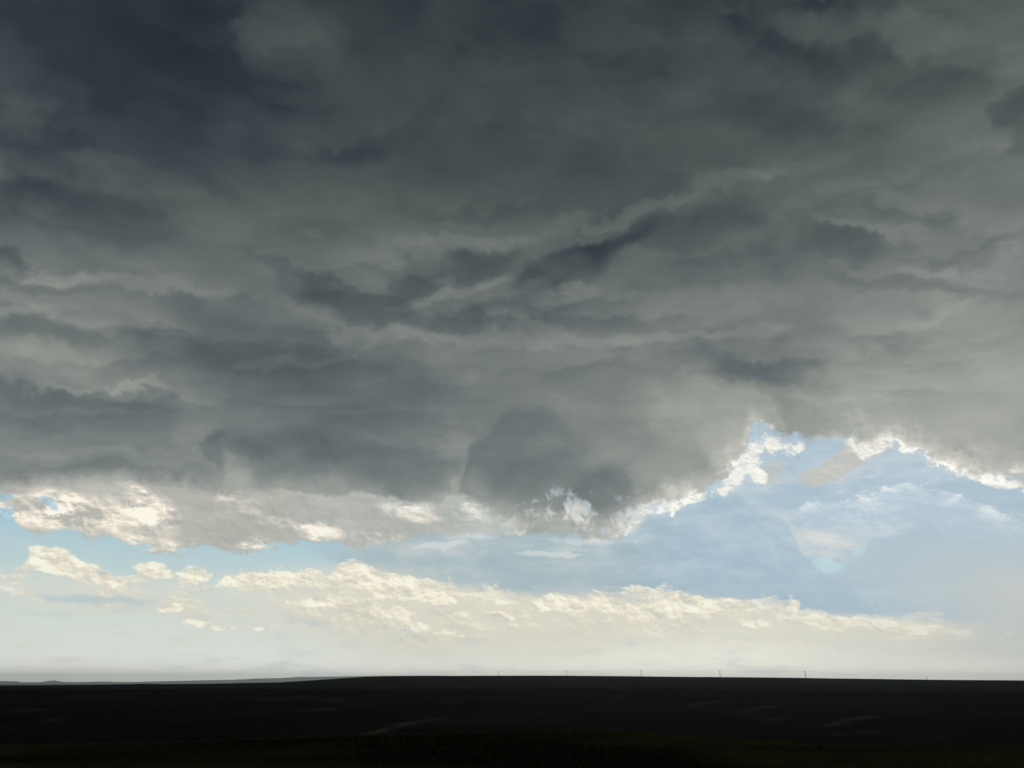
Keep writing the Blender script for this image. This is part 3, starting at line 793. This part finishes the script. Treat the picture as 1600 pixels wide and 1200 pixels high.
nt.links.new(d.outputs[0], out.inputs['Surface'])

# seen top (px, row) and distance; the foot stands on the ridge, partly behind its crest
POLES = [(779, 1048.3, 3150, 'palest and leftmost power pole of the row on the far ridge'),
         (885.5, 1047.4, 2950, 'power pole on the far ridge, second from the left'),
         (1001.5, 1047.0, 2760, 'power pole with a wide crossarm in the middle of the ridge row'),
         (1124.5, 1047.6, 2600, 'power pole on the ridge, between the wide crossarm pole and the darkest pole'),
         (1257.5, 1048.2, 2440, 'darkest and tallest looking power pole on the ridge'),
         (1447.5, 1057.6, 2900, 'rightmost power pole, only its tip above the ridge')]
tips = []
for px, py, dist, label in POLES:
    a, h = ang(px, py)
    x, y = math.sin(R(a)) * dist, math.cos(R(a)) * dist
    zt = EYE + math.tan(R(h)) * dist
    zg = float(height(x, y))
    H = zt - zg
    root = bpy.data.objects.new('power_pole', None); C.objects.link(root); root.location = (x, y, zg)
    tag(root, label, 'power pole', 'power poles along the far ridge')
    vs, fs = [], []
    for k in range(8):
        t0, t1 = k / 8, (k + 1) / 8
        if k == 0: tube(vs, fs, (0, 0, -1.0), (0, 0, H * t1), 0.75, 0.72, 10)
        else: tube(vs, fs, (0, 0, H * t0 + 0.002), (0, 0, H * t1), 0.75 - 0.3 * t0, 0.75 - 0.3 * t1, 10)
    link('shaft', vs, fs, pm, root)
    wide = 3.4 if px in (779, 1001.5) else 2.2
    for zz, hw in ((H - 1.0, wide), (H - 3.2, wide * 0.8)):
        bm = bmesh.new(); bmesh.ops.create_cube(bm, size=1.0)
        for v in bm.verts: v.co = Vector((v.co.x * hw * 2, v.co.y * 0.34 - 0.75, v.co.z * 0.55 + zz))
        bmesh.ops.bevel(bm, geom=bm.edges[:], offset=0.04, segments=1, affect='EDGES')
        me = bpy.data.meshes.new('crossarm'); bm.to_mesh(me); bm.free(); me.materials.append(pm)
        o = bpy.data.objects.new('crossarm', me); C.objects.link(o); o.parent = root
        for sx in (-1, 1):
            vi, fi = [], []
            for q in range(3):
                tube(vi, fi, (sx * hw * 0.9, -0.75, zz + 0.29 + q * 0.16), (sx * hw * 0.9, -0.75, zz + 0.42 + q * 0.16), 0.16, 0.11, 8)
            link('insulator', vi, fi, im, o)
    tips.append(((x, y), zg + H - 1.0 + 0.74, wide * 0.9))
for s_ in (-1, 1):
    vs, fs = [], []
    for (p, z0, w0), (q, z1, w1) in zip(tips, tips[1:]):
        m = 14
        prev = None
        for k in range(m + 1):
            t = k / m
            pt = (p[0] + s_ * w0 + (q[0] + s_ * w1 - p[0] - s_ * w0) * t, p[1] - 0.75 + (q[1] - p[1]) * t, z0 + (z1 - z0) * t - 4.0 * 4 * t * (1 - t))
            if prev: tube(vs, fs, prev, pt, 0.05, 0.05, 4)
            prev = pt
    tag(link('power_line', vs, fs, km), 'thin sagging wire strung between the poles on the ridge', 'wire', 'wires between the ridge poles')


# ------------------------------------------------------------------ birds under the cloud
fm, nt, out = material('dark_feather')
d = nt.nodes.new('ShaderNodeBsdfDiffuse'); d.inputs['Color'].default_value = (0.02, 0.018, 0.016, 1); nt.links.new(d.outputs[0], out.inputs['Surface'])


def bird(px, py, dist, span, yaw, flap, label):
    a, h = ang(px, py)
    p = Vector((math.sin(R(a)) * dist, math.cos(R(a)) * dist, EYE + math.tan(R(h)) * dist))
    k = span / 1.1
    # lengthwise sections (y, half width, half height) of a swallow-lean body, then wings and a forked tail welded on
    sec = [(0.20, .004, .004), (0.165, .018, .016), (0.13, .032, .032), (0.10, .036, .036), (0.05, .05, .048), (-0.03, .056, .05), (-0.10, .042, .036), (-0.16, .022, .016)]
    vs, fs = [], []
    K = 10
    for yy, hw, hz in sec:
        for q in range(K):
            t = 2 * math.pi * q / K
            vs.append((hw * math.cos(t), yy, hz * math.sin(t)))
    for r_ in range(len(sec) - 1):
        for q in range(K):
            fs.append((r_ * K + q, r_ * K + (q + 1) % K, (r_ + 1) * K + (q + 1) % K, (r_ + 1) * K + q))
    fs.append(tuple(range(K)))
    o = len(vs)   # tail fan
    vs += [(-.02, -.15, .006), (.02, -.15, .006), (.075, -.32, .0), (.0, -.28, .004), (-.075, -.32, .0), (-.02, -.15, -.006), (.02, -.15, -.006), (.075, -.32, -.006), (0, -.28, -.006), (-.075, -.32, -.006)]
    fs += [(o, o + 1, o + 2, o + 3, o + 4), (o + 9, o + 8, o + 7, o + 6, o + 5), (o + 1, o + 6, o + 7, o + 2), (o + 4, o + 9, o + 5, o)]
    for s_ in (-1, 1):
        o = len(vs)
        st_ = [(.03, .085, -.075, .018), (.20, .11, -.06, .012), (.38, .075, -.06, .007), (.55, .0, -.045, .002)]
        for q, (wx, le, te, tk) in enumerate(st_):
            zz = flap * (wx - .03) - (max(0, wx - .25) * flap * .8)
            vs += [(s_ * wx, le, zz + .01), (s_ * wx, (le + te) * .5, zz + .01 + tk), (s_ * wx, te, zz + .01), (s_ * wx, (le + te) * .5, zz + .01 - tk * .4)]
        for r_ in range(3):
            for q in range(4):
                fs.append((o + r_ * 4 + q, o + r_ * 4 + (q + 1) % 4, o + r_ * 4 + 4 + (q + 1) % 4, o + r_ * 4 + 4 + q))
        fs.append((o, o + 1, o + 2, o + 3)); fs.append((o + 15, o + 14, o + 13, o + 12))
    b = link('bird', [tuple(Vector(v) * k) for v in vs], fs, fm)
    b.location = p; b.rotation_euler = (0, 0, R(yaw))
    tag(b, label, 'bird', 'birds under the storm cloud')


bird(1369, 946, 260, 0.95, 60, .55, 'small dark bird with raised wings in the blue grey haze at right')
bird(796, 981, 260, 0.75, -40, .35, 'small dark bird low over the middle of the horizon, above the leftmost pole')
bird(893, 746, 240, 0.55, 90, .2, 'tiny bird speck in front of the torn hanging cloud')
bird(605, 660, 240, 0.60, 30, .3, 'tiny bird speck against the dark hanging cloud left of the rounded lump')

# ------------------------------------------------------------------ the air
def box(name, lo, hi, mat):
    x0, y0, z0 = lo; x1, y1, z1 = hi
    v = [(x0, y0, z0), (x1, y0, z0), (x1, y1, z0), (x0, y1, z0), (x0, y0, z1), (x1, y0, z1), (x1, y1, z1), (x0, y1, z1)]
    f = [(0, 3, 2, 1), (4, 5, 6, 7), (0, 1, 5, 4), (1, 2, 6, 5), (2, 3, 7, 6), (3, 0, 4, 7)]
    return link(name, v, f, mat, smooth=False)


am, nt, out = material('air')
pv = nt.nodes.new('ShaderNodeVolumePrincipled')
pv.inputs['Color'].default_value = (0.86, 0.94, 1.0, 1)
pv.inputs['Density'].default_value = 1.8e-5
pv.inputs['Anisotropy'].default_value = 0.6
nt.links.new(pv.outputs[0], out.inputs['Volume'])
zlo = float(min(gz.min(), PLAIN - 31)) - 1.0
tag(box('haze', (-60000, -60000, zlo), (60000, 60000, 580), am), kind='stuff')
